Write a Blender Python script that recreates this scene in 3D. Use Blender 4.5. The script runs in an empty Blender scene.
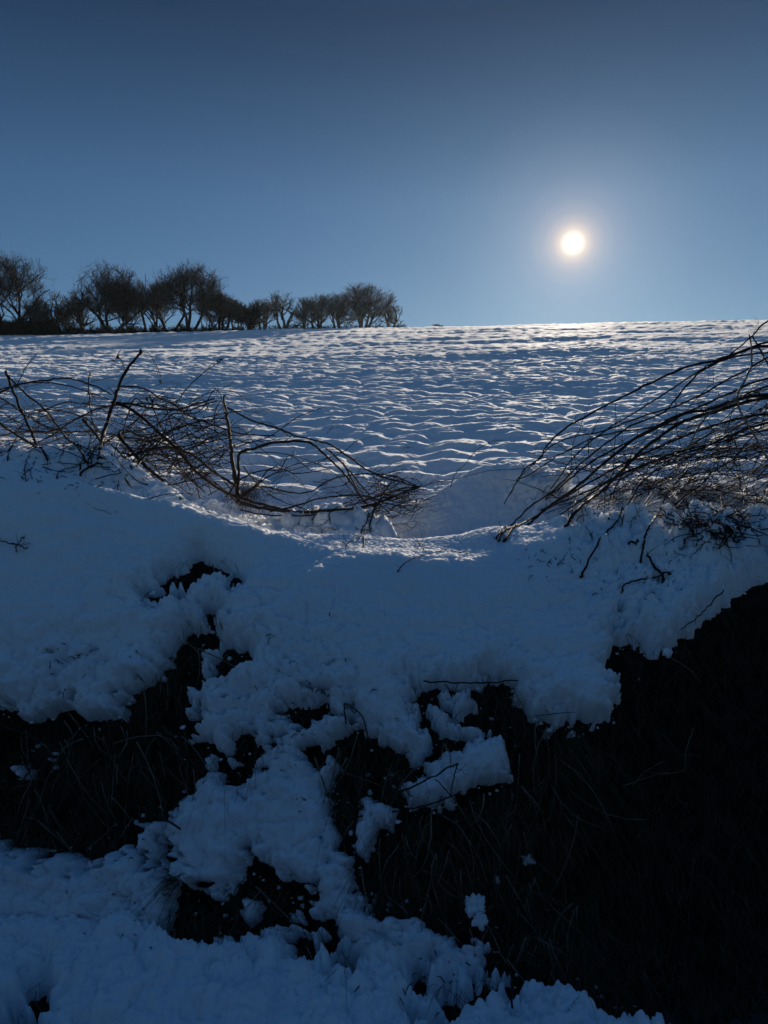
import bpy, math, random
import numpy as np
from mathutils import Vector

# ------------------------------------------------------------------ camera, light, exposure
sc = bpy.context.scene
F_PX, PITCH, EYE = 740.0, math.radians(-4.0), 1.6
cam_d = bpy.data.cameras.new('camera')
cam = bpy.data.objects.new('camera', cam_d)
sc.collection.objects.link(cam)
cam.location = (0, 0, EYE)
cam.rotation_euler = (math.radians(90) + PITCH, 0, 0)
cam_d.sensor_fit = 'VERTICAL'
cam_d.sensor_height = 36.0
cam_d.lens = 36.0 * F_PX / 1024.0
cam_d.clip_start = 0.05
cam_d.clip_end = 6000
sc.camera = cam

CP, SP = math.cos(PITCH), math.sin(PITCH)
def ray(px, py):
    r, u = (px - 384.0) / F_PX, (512.0 - py) / F_PX
    return (r, CP - u * SP, SP + u * CP)
SUN = Vector(ray(573, 243)).normalized()
SUN_EL = math.asin(SUN.z)
SUN_AZ = math.atan2(SUN.x, SUN.y)

sc.view_settings.view_transform = 'Standard'
sc.view_settings.look = 'None'
sc.view_settings.gamma = 1.0
sc.view_settings.exposure = 0.30
sc.render.engine = 'CYCLES'
sc.cycles.max_bounces = 5
sc.cycles.diffuse_bounces = 3
sc.cycles.use_denoising = True

world = bpy.data.worlds.new('World')
sc.world = world
world.use_nodes = True
wt = world.node_tree
wt.nodes.clear()
def wn(t, **kw):
    n = wt.nodes.new(t)
    for k, v in kw.items(): setattr(n, k, v)
    return n
sky = wn('ShaderNodeTexSky', sky_type='NISHITA', sun_disc=False, sun_elevation=SUN_EL, sun_rotation=SUN_AZ,
         altitude=300.0, air_density=1.0, dust_density=0.2, ozone_density=2.5)
tc = wn('ShaderNodeTexCoord')
# sky tint: dark band at mid height, unseen zenith brightened to light the shaded snow
sep = wn('ShaderNodeSeparateXYZ'); wt.links.new(tc.outputs['Generated'], sep.inputs[0])
grade = wn('ShaderNodeValToRGB'); ge = grade.color_ramp.elements
wt.links.new(sep.outputs['Z'], grade.inputs['Fac'])
ge[0].position = .10; ge[0].color = (.345, .46, .57, 1); ge[1].position = 1.0; ge[1].color = (.42, .86, 1.2, 1)
for p_, c_ in ((.32, (.30, .425, .525, 1)), (.40, (.22, .325, .41, 1)), (.50, (.125, .195, .26, 1)), (.56, (.165, .25, .32, 1)), (.70, (.33, .62, .87, 1))):
    e_ = ge.new(p_); e_.color = c_
mul = wn('ShaderNodeMixRGB'); mul.blend_type = 'MULTIPLY'; mul.inputs['Fac'].default_value = 1
wt.links.new(sky.outputs[0], mul.inputs['Color1']); wt.links.new(grade.outputs[0], mul.inputs['Color2'])
bg = wn('ShaderNodeBackground'); bg.inputs['Strength'].default_value = 0.075
wt.links.new(mul.outputs[0], bg.inputs['Color'])
# the sun's disc and the bright aureole round it
dot = wn('ShaderNodeVectorMath', operation='DOT_PRODUCT'); dot.inputs[1].default_value = SUN
wt.links.new(tc.outputs['Generated'], dot.inputs[0])
ang = wn('ShaderNodeMath', operation='ARCCOSINE'); wt.links.new(dot.outputs['Value'], ang.inputs[0])
cr = wn('ShaderNodeValToRGB')
amax = math.radians(9.0)
nrm = wn('ShaderNodeMath', operation='DIVIDE'); nrm.inputs[1].default_value = amax
wt.links.new(ang.outputs[0], nrm.inputs[0]); wt.links.new(nrm.outputs[0], cr.inputs['Fac'])
stops = [(0.0, (1.0, .98, .95)), (0.045, (1.0, .96, .88)), (0.07, (.75, .60, .38)), (0.11, (.50, .33, .17)), (0.16, (.30, .20, .12)),
         (0.23, (.17, .12, .085)), (0.34, (.085, .066, .055)), (0.50, (.040, .034, .031)), (0.75, (.013, .011, .011)), (1.0, (0, 0, 0))]
el = cr.color_ramp.elements
el[0].position = 0; el[0].color = stops[0][1] + (1,)
el[1].position = 1; el[1].color = stops[-1][1] + (1,)
for p, c in stops[1:-1]:
    e = el.new(p); e.color = c + (1,)
bg2 = wn('ShaderNodeBackground'); bg2.inputs['Strength'].default_value = 1.0
wt.links.new(cr.outputs['Color'], bg2.inputs['Color'])
add = wn('ShaderNodeAddShader'); wt.links.new(bg.outputs[0], add.inputs[0]); wt.links.new(bg2.outputs[0], add.inputs[1])
wo = wn('ShaderNodeOutputWorld'); wt.links.new(add.outputs[0], wo.inputs[0])

sl = bpy.data.lights.new('sun', 'SUN'); sl.energy = 5.0; sl.angle = math.radians(0.5); sl.color = (1.0, 0.87, 0.70)
so = bpy.data.objects.new('sun', sl); sc.collection.objects.link(so)
so.rotation_euler = SUN.to_track_quat('Z', 'Y').to_euler()
so.location = (20, 60, 40)

rng = random.Random(7)

# ------------------------------------------------------------------ helpers
def link(o): sc.collection.objects.link(o); return o
def tag(o, label=None, cat=None, group=None, kind=None):
    for k, v in (('label', label), ('category', cat), ('group', group), ('kind', kind)):
        if v: o[k] = v
    return o
def empty(name, loc=(0, 0, 0)):
    o = bpy.data.objects.new(name, None); o.location = loc; o.empty_display_size = .2
    return link(o)

def ngrid(seed, n=256):
    r = np.random.RandomState(seed)
    a = r.rand(n, n) * 2 * np.pi
    return np.cos(a), np.sin(a)
_ng = {}
def perlin(x, y, seed=0):
    if seed not in _ng: _ng[seed] = ngrid(seed)
    gx, gy = _ng[seed]
    xi = np.floor(x).astype(np.int64); yi = np.floor(y).astype(np.int64)
    xf = x - xi; yf = y - yi
    u = xf * xf * xf * (xf * (xf * 6 - 15) + 10); v = yf * yf * yf * (yf * (yf * 6 - 15) + 10)
    x0 = xi & 255; x1 = (xi + 1) & 255; y0 = yi & 255; y1 = (yi + 1) & 255
    def g(a, b, dx, dy): return gx[a, b] * dx + gy[a, b] * dy
    n00 = g(x0, y0, xf, yf); n10 = g(x1, y0, xf - 1, yf)
    n01 = g(x0, y1, xf, yf - 1); n11 = g(x1, y1, xf - 1, yf - 1)
    return ((n00 * (1 - u) + n10 * u) * (1 - v) + (n01 * (1 - u) + n11 * u) * v) * 1.5
def sstep(a, b, x):
    t = np.clip((x - a) / (b - a), 0, 1); return t * t * (3 - 2 * t)

def mesh_from(name, co, faces, mat, parent=None, smooth=True):
    me = bpy.data.meshes.new(name)
    co = np.asarray(co, dtype=np.float32); faces = np.asarray(faces, dtype=np.int32)
    k = faces.shape[1]
    me.vertices.add(len(co)); me.vertices.foreach_set('co', co.ravel())
    me.loops.add(faces.size); me.loops.foreach_set('vertex_index', faces.ravel())
    me.polygons.add(len(faces))
    me.polygons.foreach_set('loop_start', np.arange(0, faces.size, k, dtype=np.int32))
    if smooth: me.polygons.foreach_set('use_smooth', np.ones(len(faces), dtype=bool))
    me.update(calc_edges=True)
    me.materials.append(mat)
    o = link(bpy.data.objects.new(name, me))
    if parent is not None: o.parent = parent; o.matrix_parent_inverse.identity()
    return o
def grid_faces(nr, nc, keep=None):
    i = np.arange((nr - 1) * (nc - 1)); r = i // (nc - 1); c = i % (nc - 1)
    a = r * nc + c
    f = np.stack([a, a + 1, a + nc + 1, a + nc], 1)
    if keep is not None:
        kf = keep.ravel(); f = f[kf[f].any(axis=1)]
    return f
def compact(co, f):
    used = np.zeros(len(co), bool); used[f.ravel()] = True
    idx = np.cumsum(used) - 1
    return co[used], idx[f]

# ------------------------------------------------------------------ materials
def new_mat(name):
    m = bpy.data.materials.new(name); m.use_nodes = True
    return m, m.node_tree, m.node_tree.nodes['Principled BSDF']
def snow_mat():
    m, nt, b = new_mat('snow')
    N = nt.nodes; L = nt.links
    co = N.new('ShaderNodeTexCoord')
    n0 = N.new('ShaderNodeTexNoise'); n0.inputs['Scale'].default_value = 3.0; n0.inputs['Detail'].default_value = 4
    L.new(co.outputs['Object'], n0.inputs['Vector'])
    cr = N.new('ShaderNodeValToRGB')
    cr.color_ramp.elements[0].position = .3; cr.color_ramp.elements[0].color = (.84, .88, .92, 1)
    cr.color_ramp.elements[1].position = .7; cr.color_ramp.elements[1].color = (.90, .92, .94, 1)
    L.new(n0.outputs['Fac'], cr.inputs['Fac']); L.new(cr.outputs[0], b.inputs['Base Color'])
    b.inputs['Roughness'].default_value = .85
    b.inputs['Specular IOR Level'].default_value = .35
    b.inputs['Subsurface Weight'].default_value = .5; b.inputs['Subsurface Radius'].default_value = (.8, .9, 1.0); b.inputs['Subsurface Scale'].default_value = .035
    b.inputs['Sheen Weight'].default_value = .35; b.inputs['Sheen Roughness'].default_value = .5
    n1 = N.new('ShaderNodeTexNoise'); n1.inputs['Scale'].default_value = 190; n1.inputs['Detail'].default_value = 2
    n2 = N.new('ShaderNodeTexNoise'); n2.inputs['Scale'].default_value = 35; n2.inputs['Detail'].default_value = 5
    for n in (n1, n2): L.new(co.outputs['Object'], n.inputs['Vector'])
    b1 = N.new('ShaderNodeBump'); b1.inputs['Strength'].default_value = .55; b1.inputs['Distance'].default_value = .0045
    b2 = N.new('ShaderNodeBump'); b2.inputs['Strength'].default_value = .3; b2.inputs['Distance'].default_value = .007
    L.new(n1.outputs['Fac'], b1.inputs['Height']); L.new(n2.outputs['Fac'], b2.inputs['Height'])
    L.new(b2.outputs[0], b1.inputs['Normal']); L.new(b1.outputs[0], b.inputs['Normal'])
    return m
def noisy_mat(name, c0, c1, scale, rough=.85, bump=0.0, bscale=40, spec=.2):
    m, nt, b = new_mat(name)
    N = nt.nodes; L = nt.links
    co = N.new('ShaderNodeTexCoord'); n = N.new('ShaderNodeTexNoise')
    n.inputs['Scale'].default_value = scale; n.inputs['Detail'].default_value = 5
    L.new(co.outputs['Object'], n.inputs['Vector'])
    cr = N.new('ShaderNodeValToRGB')
    cr.color_ramp.elements[0].position = .35; cr.color_ramp.elements[0].color = c0 + (1,)
    cr.color_ramp.elements[1].position = .68; cr.color_ramp.elements[1].color = c1 + (1,)
    L.new(n.outputs['Fac'], cr.inputs['Fac']); L.new(cr.outputs[0], b.inputs['Base Color'])
    b.inputs['Roughness'].default_value = rough; b.inputs['Specular IOR Level'].default_value = spec
    if bump:
        n2 = N.new('ShaderNodeTexNoise'); n2.inputs['Scale'].default_value = bscale; n2.inputs['Detail'].default_value = 4
        L.new(co.outputs['Object'], n2.inputs['Vector'])
        bb = N.new('ShaderNodeBump'); bb.inputs['Distance'].default_value = bump; L.new(n2.outputs['Fac'], bb.inputs['Height'])
        L.new(bb.outputs[0], b.inputs['Normal'])
    return m
M_SNOW = snow_mat()
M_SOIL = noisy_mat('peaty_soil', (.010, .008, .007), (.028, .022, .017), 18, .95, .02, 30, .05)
M_BARK = noisy_mat('bramble_bark', (.014, .010, .009), (.042, .028, .022), 25, .7, .001, 300, .15)
M_PALE = noisy_mat('pale_stem_bark', (.12, .085, .06), (.26, .19, .14), 20, .55, .002, 300, .35)
M_TWIG = noisy_mat('dark_twig_bark', (.013, .010, .009), (.04, .031, .026), 20, .75, 0, 1, .2)
M_STRAW = noisy_mat('dead_grass_blades', (.028, .023, .016), (.11, .088, .055), 9, .8, 0, 1, .15)
M_STRAWP = noisy_mat('bleached_grass_blades', (.14, .11, .07), (.30, .24, .15), 9, .8, 0, 1, .15)
M_LEAF = noisy_mat('withered_leaf', (.03, .035, .015), (.10, .085, .03), 40, .7, 0, 1, .3)
M_TREE = noisy_mat('tree_bark', (.022, .021, .018), (.06, .055, .046), 3, .9, 0, 1, .1)
M_TREEF = noisy_mat('glare_paled_bark', (.10, .095, .08), (.20, .185, .15), 3, .9, 0, 1, .1)  # bark colour lightened to paint in the pale glare over the far trees
M_HEDGE = noisy_mat('hedge_twigs', (.016, .016, .012), (.04, .038, .026), 4, .95, 0, 1, .05)
M_LANE = noisy_mat('wet_lane_asphalt', (.028, .029, .031), (.05, .051, .053), 6, .7, .004, 120, .3)
M_SHADEBANK = noisy_mat('dark_shade_bank', (.010, .011, .010), (.022, .022, .020), 2, .95, .03, 6, .05)  # near black for the added bank, so it returns little sunlight

# ------------------------------------------------------------------ terrain
A_SL, H0, TILT = .1975, 1.36, .021
def plane(x, y):
    return EYE - H0 + A_SL * y + TILT * x - .0012 * np.maximum(0, y - 50) ** 2
CREST = [(-400, 470, 3.8), (-200, 452, 3.8), (0, 463, 3.75), (55, 459, 3.75), (95, 463, 3.72), (125, 478, 3.66), (150, 497, 3.58), (190, 522, 3.5),
         (240, 533, 3.45), (300, 546, 3.45), (380, 547, 3.45), (450, 546, 3.45), (500, 541, 3.5), (545, 543, 3.5),
         (600, 553, 3.52), (680, 559, 3.52), (768, 545, 3.55), (950, 530, 3.6), (1200, 520, 3.8)]
def _pt(px, py, Y):
    r = ray(px, py); s = Y / r[1]; return Vector((r[0] * s, Y, EYE + r[2] * s))
_cx, _cy, _cz = [], [], []
for px, py, Y in CREST:
    p = _pt(px, py, Y); _cx.append(p.x); _cy.append(Y); _cz.append(p.z)
_fx = np.linspace(_cx[0], _cx[-1], 600)
def _smooth(v):
    f = np.interp(_fx, _cx, v); k = np.hanning(23); k /= k.sum()
    return np.convolve(np.pad(f, 11, mode='edge'), k, 'valid')
_fy, _fz = _smooth(_cy), _smooth(_cz)
def berm(x, y):
    yc = np.interp(x, _fx, _fy); zc = np.interp(x, _fx, _fz)
    yb = np.interp(x, [-2.5, -1.2, .4, 1.1, 2.5], [2.3, 2.28, 2.05, 1.9, 1.85])
    zb = .10
    t = np.clip((y - yb) / (yc - yb), 0, 1)
    face = zb + (zc - zb) * (1 - (1 - t) ** 2.6) * (t / (t + .2)) * (1.2 - .0 * t)
    apron = zb - .30 * (yb - y) ** 2
    wl = np.interp(x, [-2.2, -1.3, -.9, 2], [.75, .6, .36, .42])
    back = plane(x, y) + (zc - plane(x, yc)) * np.exp(-((y - yc) / wl) ** 2)
    z = np.where(y < yb, apron, np.where(y < yc, face, back))
    return z
MOUNDS = [(462, 4.72, .20, .28, .24), (512, 4.75, .24, .28, .22), (160, 3.34, .075, .40, .08), (130, 3.50, -.055, .36, .08), (575, 4.35, .10, .18, .2), (640, 4.4, .13, .2, .2), (715, 4.35, .14, .2, .2), (790, 4.35, .15, .22, .2), (880, 4.4, .15, .25, .2), (292, 4.25, .09, .16, .09), (340, 4.2, .10, .14, .09), (375, 4.25, .09, .12, .08)]
def base(x, y):
    z = berm(x, y)
    for px, Y, h, sx, sy in MOUNDS:
        X = (px - 384) / F_PX * Y
        z = z + h * np.exp(-((x - X) / sx) ** 2 - ((y - Y) / sy) ** 2)
    return z
def domes(x, y, sx, sy, seed, puff=False):
    gx, gy = x / sx, y / sy
    r = np.random.RandomState(seed); J = r.rand(256, 256, 3)
    ix = np.floor(gx).astype(int); iy = np.floor(gy).astype(int); best = np.full(x.shape, 9.0); hh = np.zeros(x.shape)
    for a in (-1, 0, 1):
        for b in (-1, 0, 1):
            j = J[(ix + a) & 255, (iy + b) & 255]
            d = (ix + a + .15 + .7 * j[..., 0] - gx) ** 2 + (iy + b + .15 + .7 * j[..., 1] - gy) ** 2
            w = d < best; best = np.where(w, d, best); hh = np.where(w, j[..., 2], hh)
    if puff: return np.sqrt(np.clip(1 - 2.3 * best / (.5 + hh), 0, 1)) * (.4 + .6 * hh)
    return np.maximum(0, 1 - best)
def field_relief(x, y):
    wx = x + .14 * perlin(x * .9, y * .9, 31); wy = y + .10 * perlin(x * 1.1 + 9, y * 1.1, 32)
    far = sstep(14, 45, y)
    rid = lambda s1, s2, sd: (1 - np.abs(perlin(wx / s1, wy / s2, sd)) * 2.0)
    near = .088 * domes(wx, wy, .43, .33, 1) + .018 * rid(.62, .38, 1) + .026 * perlin(wx / .48, wy / .3, 2) + .004 * rid(.30, .19, 3)
    mid = .080 * domes(wx, wy, .52, .50, 4) + .015 * rid(.8, .55, 4) + .04 * perlin(wx / .6, wy / .5, 5)
    big = .075 * perlin(x / 5.0, y / 1.9, 7) + .10 * perlin(x / 14.0, y / 5.0, 8) + .16 * perlin(x / 40, y / 11, 9)
    fine = .006 * perlin(x / .09, y / .09, 10) + .003 * perlin(x / .045, y / .045, 11)
    return near * (1 - far) + mid * (.08 + .92 * far) + big * sstep(5.5, 11, y) + fine * (1 - far)
def billow(x, y, s, sd): return np.abs(perlin(x / s, y / s, sd)) * 2 - .5

# outlines of the bare, dark hollows in the bank and of the snow patches inside them
DARK = [
 [(-400,712),(-250,700),(-100,708),(0,705),(20,713),(34,711),(47,713),(55,707),(62,699),(73,701),(76,714),(91,718),(115,713),(122,696),(141,681),(161,662),(169,644),(182,628),(199,615),(206,605),(219,605),(212,621),(222,636),(220,643),(202,652),(198,665),(203,678),(185,692),(189,709),(202,706),(199,716),(190,727),(190,740),(212,740),(222,752),(209,756),(203,775),(193,790),(177,801),(161,822),(138,827),(136,838),(143,858),(130,852),(122,847),(102,854),(83,864),(73,859),(68,851),(52,856),(34,850),(16,849),(8,856),(0,840),(-30,832),(-120,850),(-250,830),(-400,860)],
 [(156,841),(169,846),(167,859),(176,869),(192,889),(220,895),(235,877),(246,866),(247,846),(250,857),(263,869),(286,877),(300,886),(315,883),(323,892),(312,900),(308,918),(295,909),(283,920),(255,925),(237,940),(220,940),(206,949),(197,935),(180,948),(168,935),(163,929),(166,915),(166,890),(169,880),(164,868),(154,858)],
 [(295,937),(304,933),(312,940),(309,950),(298,948)], [(323,936),(332,937),(331,945),(324,945)], [(312,918),(326,918),(326,926),(314,926)],
 [(340,952),(348,960),(347,976),(341,970)], [(417,966),(423,966),(423,976),(418,976)], [(438,984),(450,984),(462,988),(460,994),(444,992)], [(474,980),(486,978),(486,986),(476,987)],
 [(414,1008),(422,1010),(420,1016),(414,1015)], [(436,1012),(446,1014),(444,1022),(436,1020)], [(34,984),(40,982),(41,1004),(36,1003)], [(12,1012),(28,1010),(30,1030),(10,1030)],
 [(166,579),(176,569),(199,553),(223,560),(218,566),(197,571),(179,580)],
 [(150,591),(176,589),(178,593),(152,596)], [(226,580),(238,569),(240,571),(229,581)],
 [(216,668),(221,655),(226,645),(229,652),(242,650),(240,658),(226,666)],
 [(290,706),(304,706),(302,719),(293,716)], [(317,702),(324,698),(327,708),(318,709)],
 [(236,740),(244,731),(249,744),(258,748),(250,758),(236,756)], [(272,737),(277,737),(276,744),(271,744)], [(216,754),(222,757),(223,767),(217,764)], [(226,774),(240,772),(238,780),(227,780)], [(312,750),(320,752),(316,758)],
 [(346,706),(353,704),(362,716),(369,729),(390,742),(409,750),(416,758),(424,750),(432,740),(424,727),(419,711),(407,703),(413,690),(410,681),(424,680),(466,681),(489,674),(513,674),(519,681),(521,693),(533,711),(549,718),(570,714),(575,727),(582,714),(594,720),(615,707),(626,684),(611,682),(620,673),(605,660),(612,648),(620,624),(631,627),(647,641),(660,646),(681,627),(702,613),(720,592),(744,571),(768,562),(900,545),(1150,530),(1300,1200),(760,1200),(700,1060),(659,1024),(614,1014),(584,997),(564,985),(540,981),(523,969),(518,1000),(512,1006),(503,996),(509,972),(489,963),(486,943),(469,935),(434,929),(412,912),(383,915),(366,900),(354,890),(355,872),(349,858),(335,849),(339,839),(330,818),(328,787),(332,766),(330,742),(345,729)],
]
LIGHT = [
 [(394,783),(424,771),(428,761),(442,750),(461,750),(462,737),(481,735),(500,738),(507,748),(511,776),(487,781),(476,777),(471,789),(450,800),(411,805),(406,792)],
 [(367,784),(380,800),(398,807),(390,826),(372,820),(372,844),(364,860),(351,844),(359,823),(356,797)],
 [(428,684),(470,688),(476,700),(462,710),(450,704),(438,698)],
 [(429,706),(438,704),(450,722),(481,722),(490,724),(482,733),(455,733),(437,724)],
 [(244,898),(256,896),(263,905),(258,917),(246,918),(241,908)], [(38,752),(47,750),(50,760),(42,764)], [(14,768),(24,770),(22,778),(14,778)],
 [(628,556),(700,552),(700,560),(640,562)],
]
SX0, SX1, SY0, SY1, SR = -420, 1320, 520, 1220, 2.0
gxs = np.arange(SX0, SX1, SR); gys = np.arange(SY0, SY1, SR)
GX, GY = np.meshgrid(gxs, gys)
def poly_sd(poly):
    P = np.array(poly, float); d = np.full(GX.shape, 1e9); ins = np.zeros(GX.shape, bool)
    for i in range(len(P)):
        a, b = P[i], P[(i + 1) % len(P)]
        e = b - a; wx, wy = GX - a[0], GY - a[1]
        t = np.clip((wx * e[0] + wy * e[1]) / (e @ e + 1e-9), 0, 1)
        d = np.minimum(d, (wx - t * e[0]) ** 2 + (wy - t * e[1]) ** 2)
        c = ((a[1] > GY) != (b[1] > GY)) & (GX < (b[0] - a[0]) * (GY - a[1]) / (b[1] - a[1] + 1e-12) + a[0])
        ins ^= c
    d = np.sqrt(d); return np.where(ins, -d, d)          # negative inside
SD = np.full(GX.shape, 1e9)
for p in DARK:
    small = (max(q[0] for q in p) - min(q[0] for q in p)) < 70
    SD = np.minimum(SD, poly_sd(p) - (6.0 if small else 0.0))
for p in LIGHT: SD = np.maximum(SD, -poly_sd(p))
def mask(x, y, z):
    """Signed distance (about 1 unit per 4 mm) from the nearest bare hollow: negative where the bank is bare."""
    yy, zz = y, z - EYE
    dep = CP * yy + SP * zz
    px = 384 + F_PX * x / dep; py = 512 - F_PX * (-SP * yy + CP * zz) / dep
    fx = np.clip((px - SX0) / SR, 0, len(gxs) - 1.001); fy = np.clip((py - SY0) / SR, 0, len(gys) - 1.001)
    ix = fx.astype(int); iy = fy.astype(int); u = fx - ix; v = fy - iy
    s = (SD[iy, ix] * (1 - u) + SD[iy, ix + 1] * u) * (1 - v) + (SD[iy + 1, ix] * (1 - u) + SD[iy + 1, ix + 1] * u) * v
    s = np.where((py < SY0) | (y > 4.0), 200.0, s)
    return s
def surf(X, Y, want='snow'):
    Z = base(X, Y)
    e = .01
    hx = (base(X + e, Y) - base(X - e, Y)) / (2 * e); hy = (base(X, Y + e) - base(X, Y - e)) / (2 * e)
    hy = np.clip(hy, -2.5, 2.5)
    ln = np.sqrt(hx * hx + hy * hy + 1)
    n = (-hx / ln, -hy / ln, 1 / ln)
    s2 = Y + Z                                             # distance up the slope, roughly
    m = mask(X, Y, Z)
    nf = 5.0 * perlin(X / .15, s2 / .13, 40) + 6.0 * perlin(X / .07, s2 / .07, 41) + 4.5 * perlin(X / .033, s2 / .033, 42) + 3.0 * perlin(X / .016, s2 / .016, 43) + 1.5 * perlin(X / .009, s2 / .009, 44)
    up_ = sstep(2.95, 3.2, Y)
    nf = nf * (1 - .55 * up_)
    ppx = 384 + F_PX * X / (CP * Y + SP * (Z - EYE)); ppy = 512 - F_PX * (-SP * Y + CP * (Z - EYE)) / (CP * Y + SP * (Z - EYE))
    crumb = 0
    for cx_, cy_, rx_, ry_ in ((285, 705, 75, 70), (70, 665, 60, 28), (160, 880, 50, 40), (330, 930, 60, 40), (640, 590, 60, 30), (450, 985, 60, 20), (30, 860, 60, 20)):
        crumb = crumb + np.exp(-((ppx - cx_) / rx_) ** 2 - ((ppy - cy_) / ry_) ** 2)
    crumb = np.clip(crumb, 0, 1) * (Y < 3.9)
    holes = np.maximum(0, perlin(X / .11, s2 / .055, 45) + .5 * perlin(X / .045, s2 / .03, 46) - .47)
    m = np.minimum(m, 60) if False else m
    m = m + np.where(m < 100, nf, 0)
    m = np.where(crumb > .05, np.minimum(m, 16 + 30 * (1 - crumb)) - crumb * 130 * holes, m)
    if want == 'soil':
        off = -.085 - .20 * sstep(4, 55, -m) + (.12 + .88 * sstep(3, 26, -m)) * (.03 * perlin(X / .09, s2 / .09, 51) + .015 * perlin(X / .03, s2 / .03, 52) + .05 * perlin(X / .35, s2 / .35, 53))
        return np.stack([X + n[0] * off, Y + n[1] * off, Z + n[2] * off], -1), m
    w = 20.0
    t = np.clip(m / w, 0, 1)
    off = np.where(m > 0, -.075 + .115 * (1 - (1 - t) ** 2) ** .6, -.075 + .022 * m)
    near = np.exp(-np.maximum(m, 0) / 40.0) * (1 - .75 * up_ * (1 - sstep(.6, .9, X))) + .6 * crumb
    bank = 1 - sstep(4.6, 5.6, Y)
    right = sstep(.6, 1.0, X) * sstep(3.15, 3.4, Y)
    leftm = (1 - sstep(-.8, -.55, X)) * sstep(3.42, 3.58, Y)
    rough = np.clip(.04 + near + .9 * right + .55 * leftm + .3 * sstep(4.3, 4.6, Y) + .30 * (1 - sstep(2.2, 2.45, Y)) + .22 * (1 - sstep(3.15, 3.4, Y)), 0, 1.3) * bank
    wX = X + .03 * perlin(X / .09, s2 / .09, 85); wS = s2 + .03 * perlin(X / .09, s2 / .09, 86)
    dm = (domes(wX, wS, .22, .19, 87, True) * .09 + domes(wX + 5, wS, .13, .11, 90, True) * .07) * right + domes(wX + 9, wS, .16, .14, 91, True) * leftm * .05 + .034 * (domes(wX, wS, .10, .09, 88, True) - .4) + .022 * (domes(wX + 3, wS, .05, .045, 89, True) - .4)
    lump = dm + .022 * billow(X, s2, .15, 61) + .008 * billow(X, s2 + 5, .025, 63) + .006 * perlin(X / .012, s2 / .012, 69)
    off = off + rough * lump + bank * (.035 * perlin(X / .5, s2 / .45, 64) + .012 * perlin(X / .2, s2 / .2, 65) + .0016 * perlin(X / .018, s2 / .018, 66))
    # loose crumbled snow in the dip behind the crest
    cl = sstep(3.85, 4.0, Y) * (1 - sstep(4.35, 4.6, Y)) * sstep(-1.15, -.8, X) * (1 - sstep(-.15, .1, X))
    off = off + cl * (.03 + .09 * domes(X, Y, .17, .13, 67, True) + .05 * domes(X, Y, .08, .07, 68, True) + .012 * billow(X, Y, .03, 84))
    off = off + .0045 * sstep(3.1, 3.3, Y) * bank * (perlin(X / .022, s2 / .022, 81) + .7 * perlin(X / .011, s2 / .011, 82))
    off = off + sstep(4.5, 5.7, Y) * field_relief(X, Y)
    return np.stack([X + n[0] * off, Y + n[1] * off, Z + n[2] * off], -1), m

def rows():
    ys = list(np.arange(1.3, 2.1, .008)) + list(np.arange(2.1, 4.4, .0037))
    y = 4.4
    while y < 92:
        ys.append(y); y += max(.006, .00030 * y * y)
    return np.array(ys)
ys = rows(); NC = 960
u = np.linspace(-1, 1, NC)
half = .55 * ys + 1.0 + .3 * np.maximum(0, ys - 12)
X = u[None, :] * half[:, None]; Y = np.repeat(ys[:, None], NC, 1)
P, m = surf(X, Y)
f = grid_faces(len(ys), NC, (m > -21))
co, f = compact(P.reshape(-1, 3), f)
snow = mesh_from('snow_ground', co, f, M_SNOW)
tag(snow, 'snow covering the near bank and the rippled field rising to the ridge', 'snow', kind='structure')

sy = np.arange(1.7, 4.3, .007); sx = np.linspace(-1, 1, 700)
XS = sx[None, :] * (.55 * sy + 1.0)[:, None]; YS = np.repeat(sy[:, None], 700, 1)
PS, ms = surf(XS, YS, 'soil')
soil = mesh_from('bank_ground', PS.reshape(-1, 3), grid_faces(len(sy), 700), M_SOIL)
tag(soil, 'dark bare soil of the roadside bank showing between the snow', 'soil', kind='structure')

# wider land round the modelled strip, out to the horizon, and the lane; behind the camera an added dark bank blocks low sky light
gy = np.concatenate([np.arange(4.6, 20, 1.2), np.arange(20, 140, 4.0), np.array([160, 200, 300, 500, 900, 1800, 3200])])
gu = np.concatenate([-np.geomspace(1, 3000, 60)[::-1], [0], np.geomspace(1, 3000, 60)])
WX, WY = np.meshgrid(gu, gy)
yy = np.minimum(WY, 140)
WZ = plane(np.clip(WX, -150, 150), yy) - .45 - .0006 * np.maximum(0, yy - 80) ** 2 - .4 * sstep(140, 3200, WY)
WZ = WZ - np.maximum(0, np.abs(WX) - 60) * .01
land = mesh_from('distant_ground', np.stack([WX, WY, WZ], -1).reshape(-1, 3), grid_faces(len(gy), len(gu)), M_SNOW)
tag(land, 'snowy land lying beyond the edges of the field', 'land', kind='structure')
gx2 = np.linspace(-60, 60, 241); gy2 = np.concatenate([np.arange(-9, -.6, .3), np.arange(-.6, 2.2, .35)])
LX, LY = np.meshgrid(gx2, gy2)
LZ = -.10 + 1.5 * sstep(-.9, -3.2, LY) + .25 * perlin(LX / 1.1, LY / .8, 71) * sstep(-1.0, -1.8, LY)
k = LY[:, 0] < -.5; j = LY[:, 0] > -.85
eb = mesh_from('added_shade_bank_ground', np.stack([LX, LY, LZ], -1)[k].reshape(-1, 3), grid_faces(int(k.sum()), 241), M_SHADEBANK)
tag(eb, 'unseen dark bank added behind the camera to cut sky light on the near bank', 'bank', kind='structure')
ln_ = mesh_from('lane_road', np.stack([LX, LY, LZ - .004], -1)[j].reshape(-1, 3), grid_faces(int(j.sum()), 241), M_LANE)
tag(ln_, 'narrow lane at the foot of the bank', 'lane', kind='structure')

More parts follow.
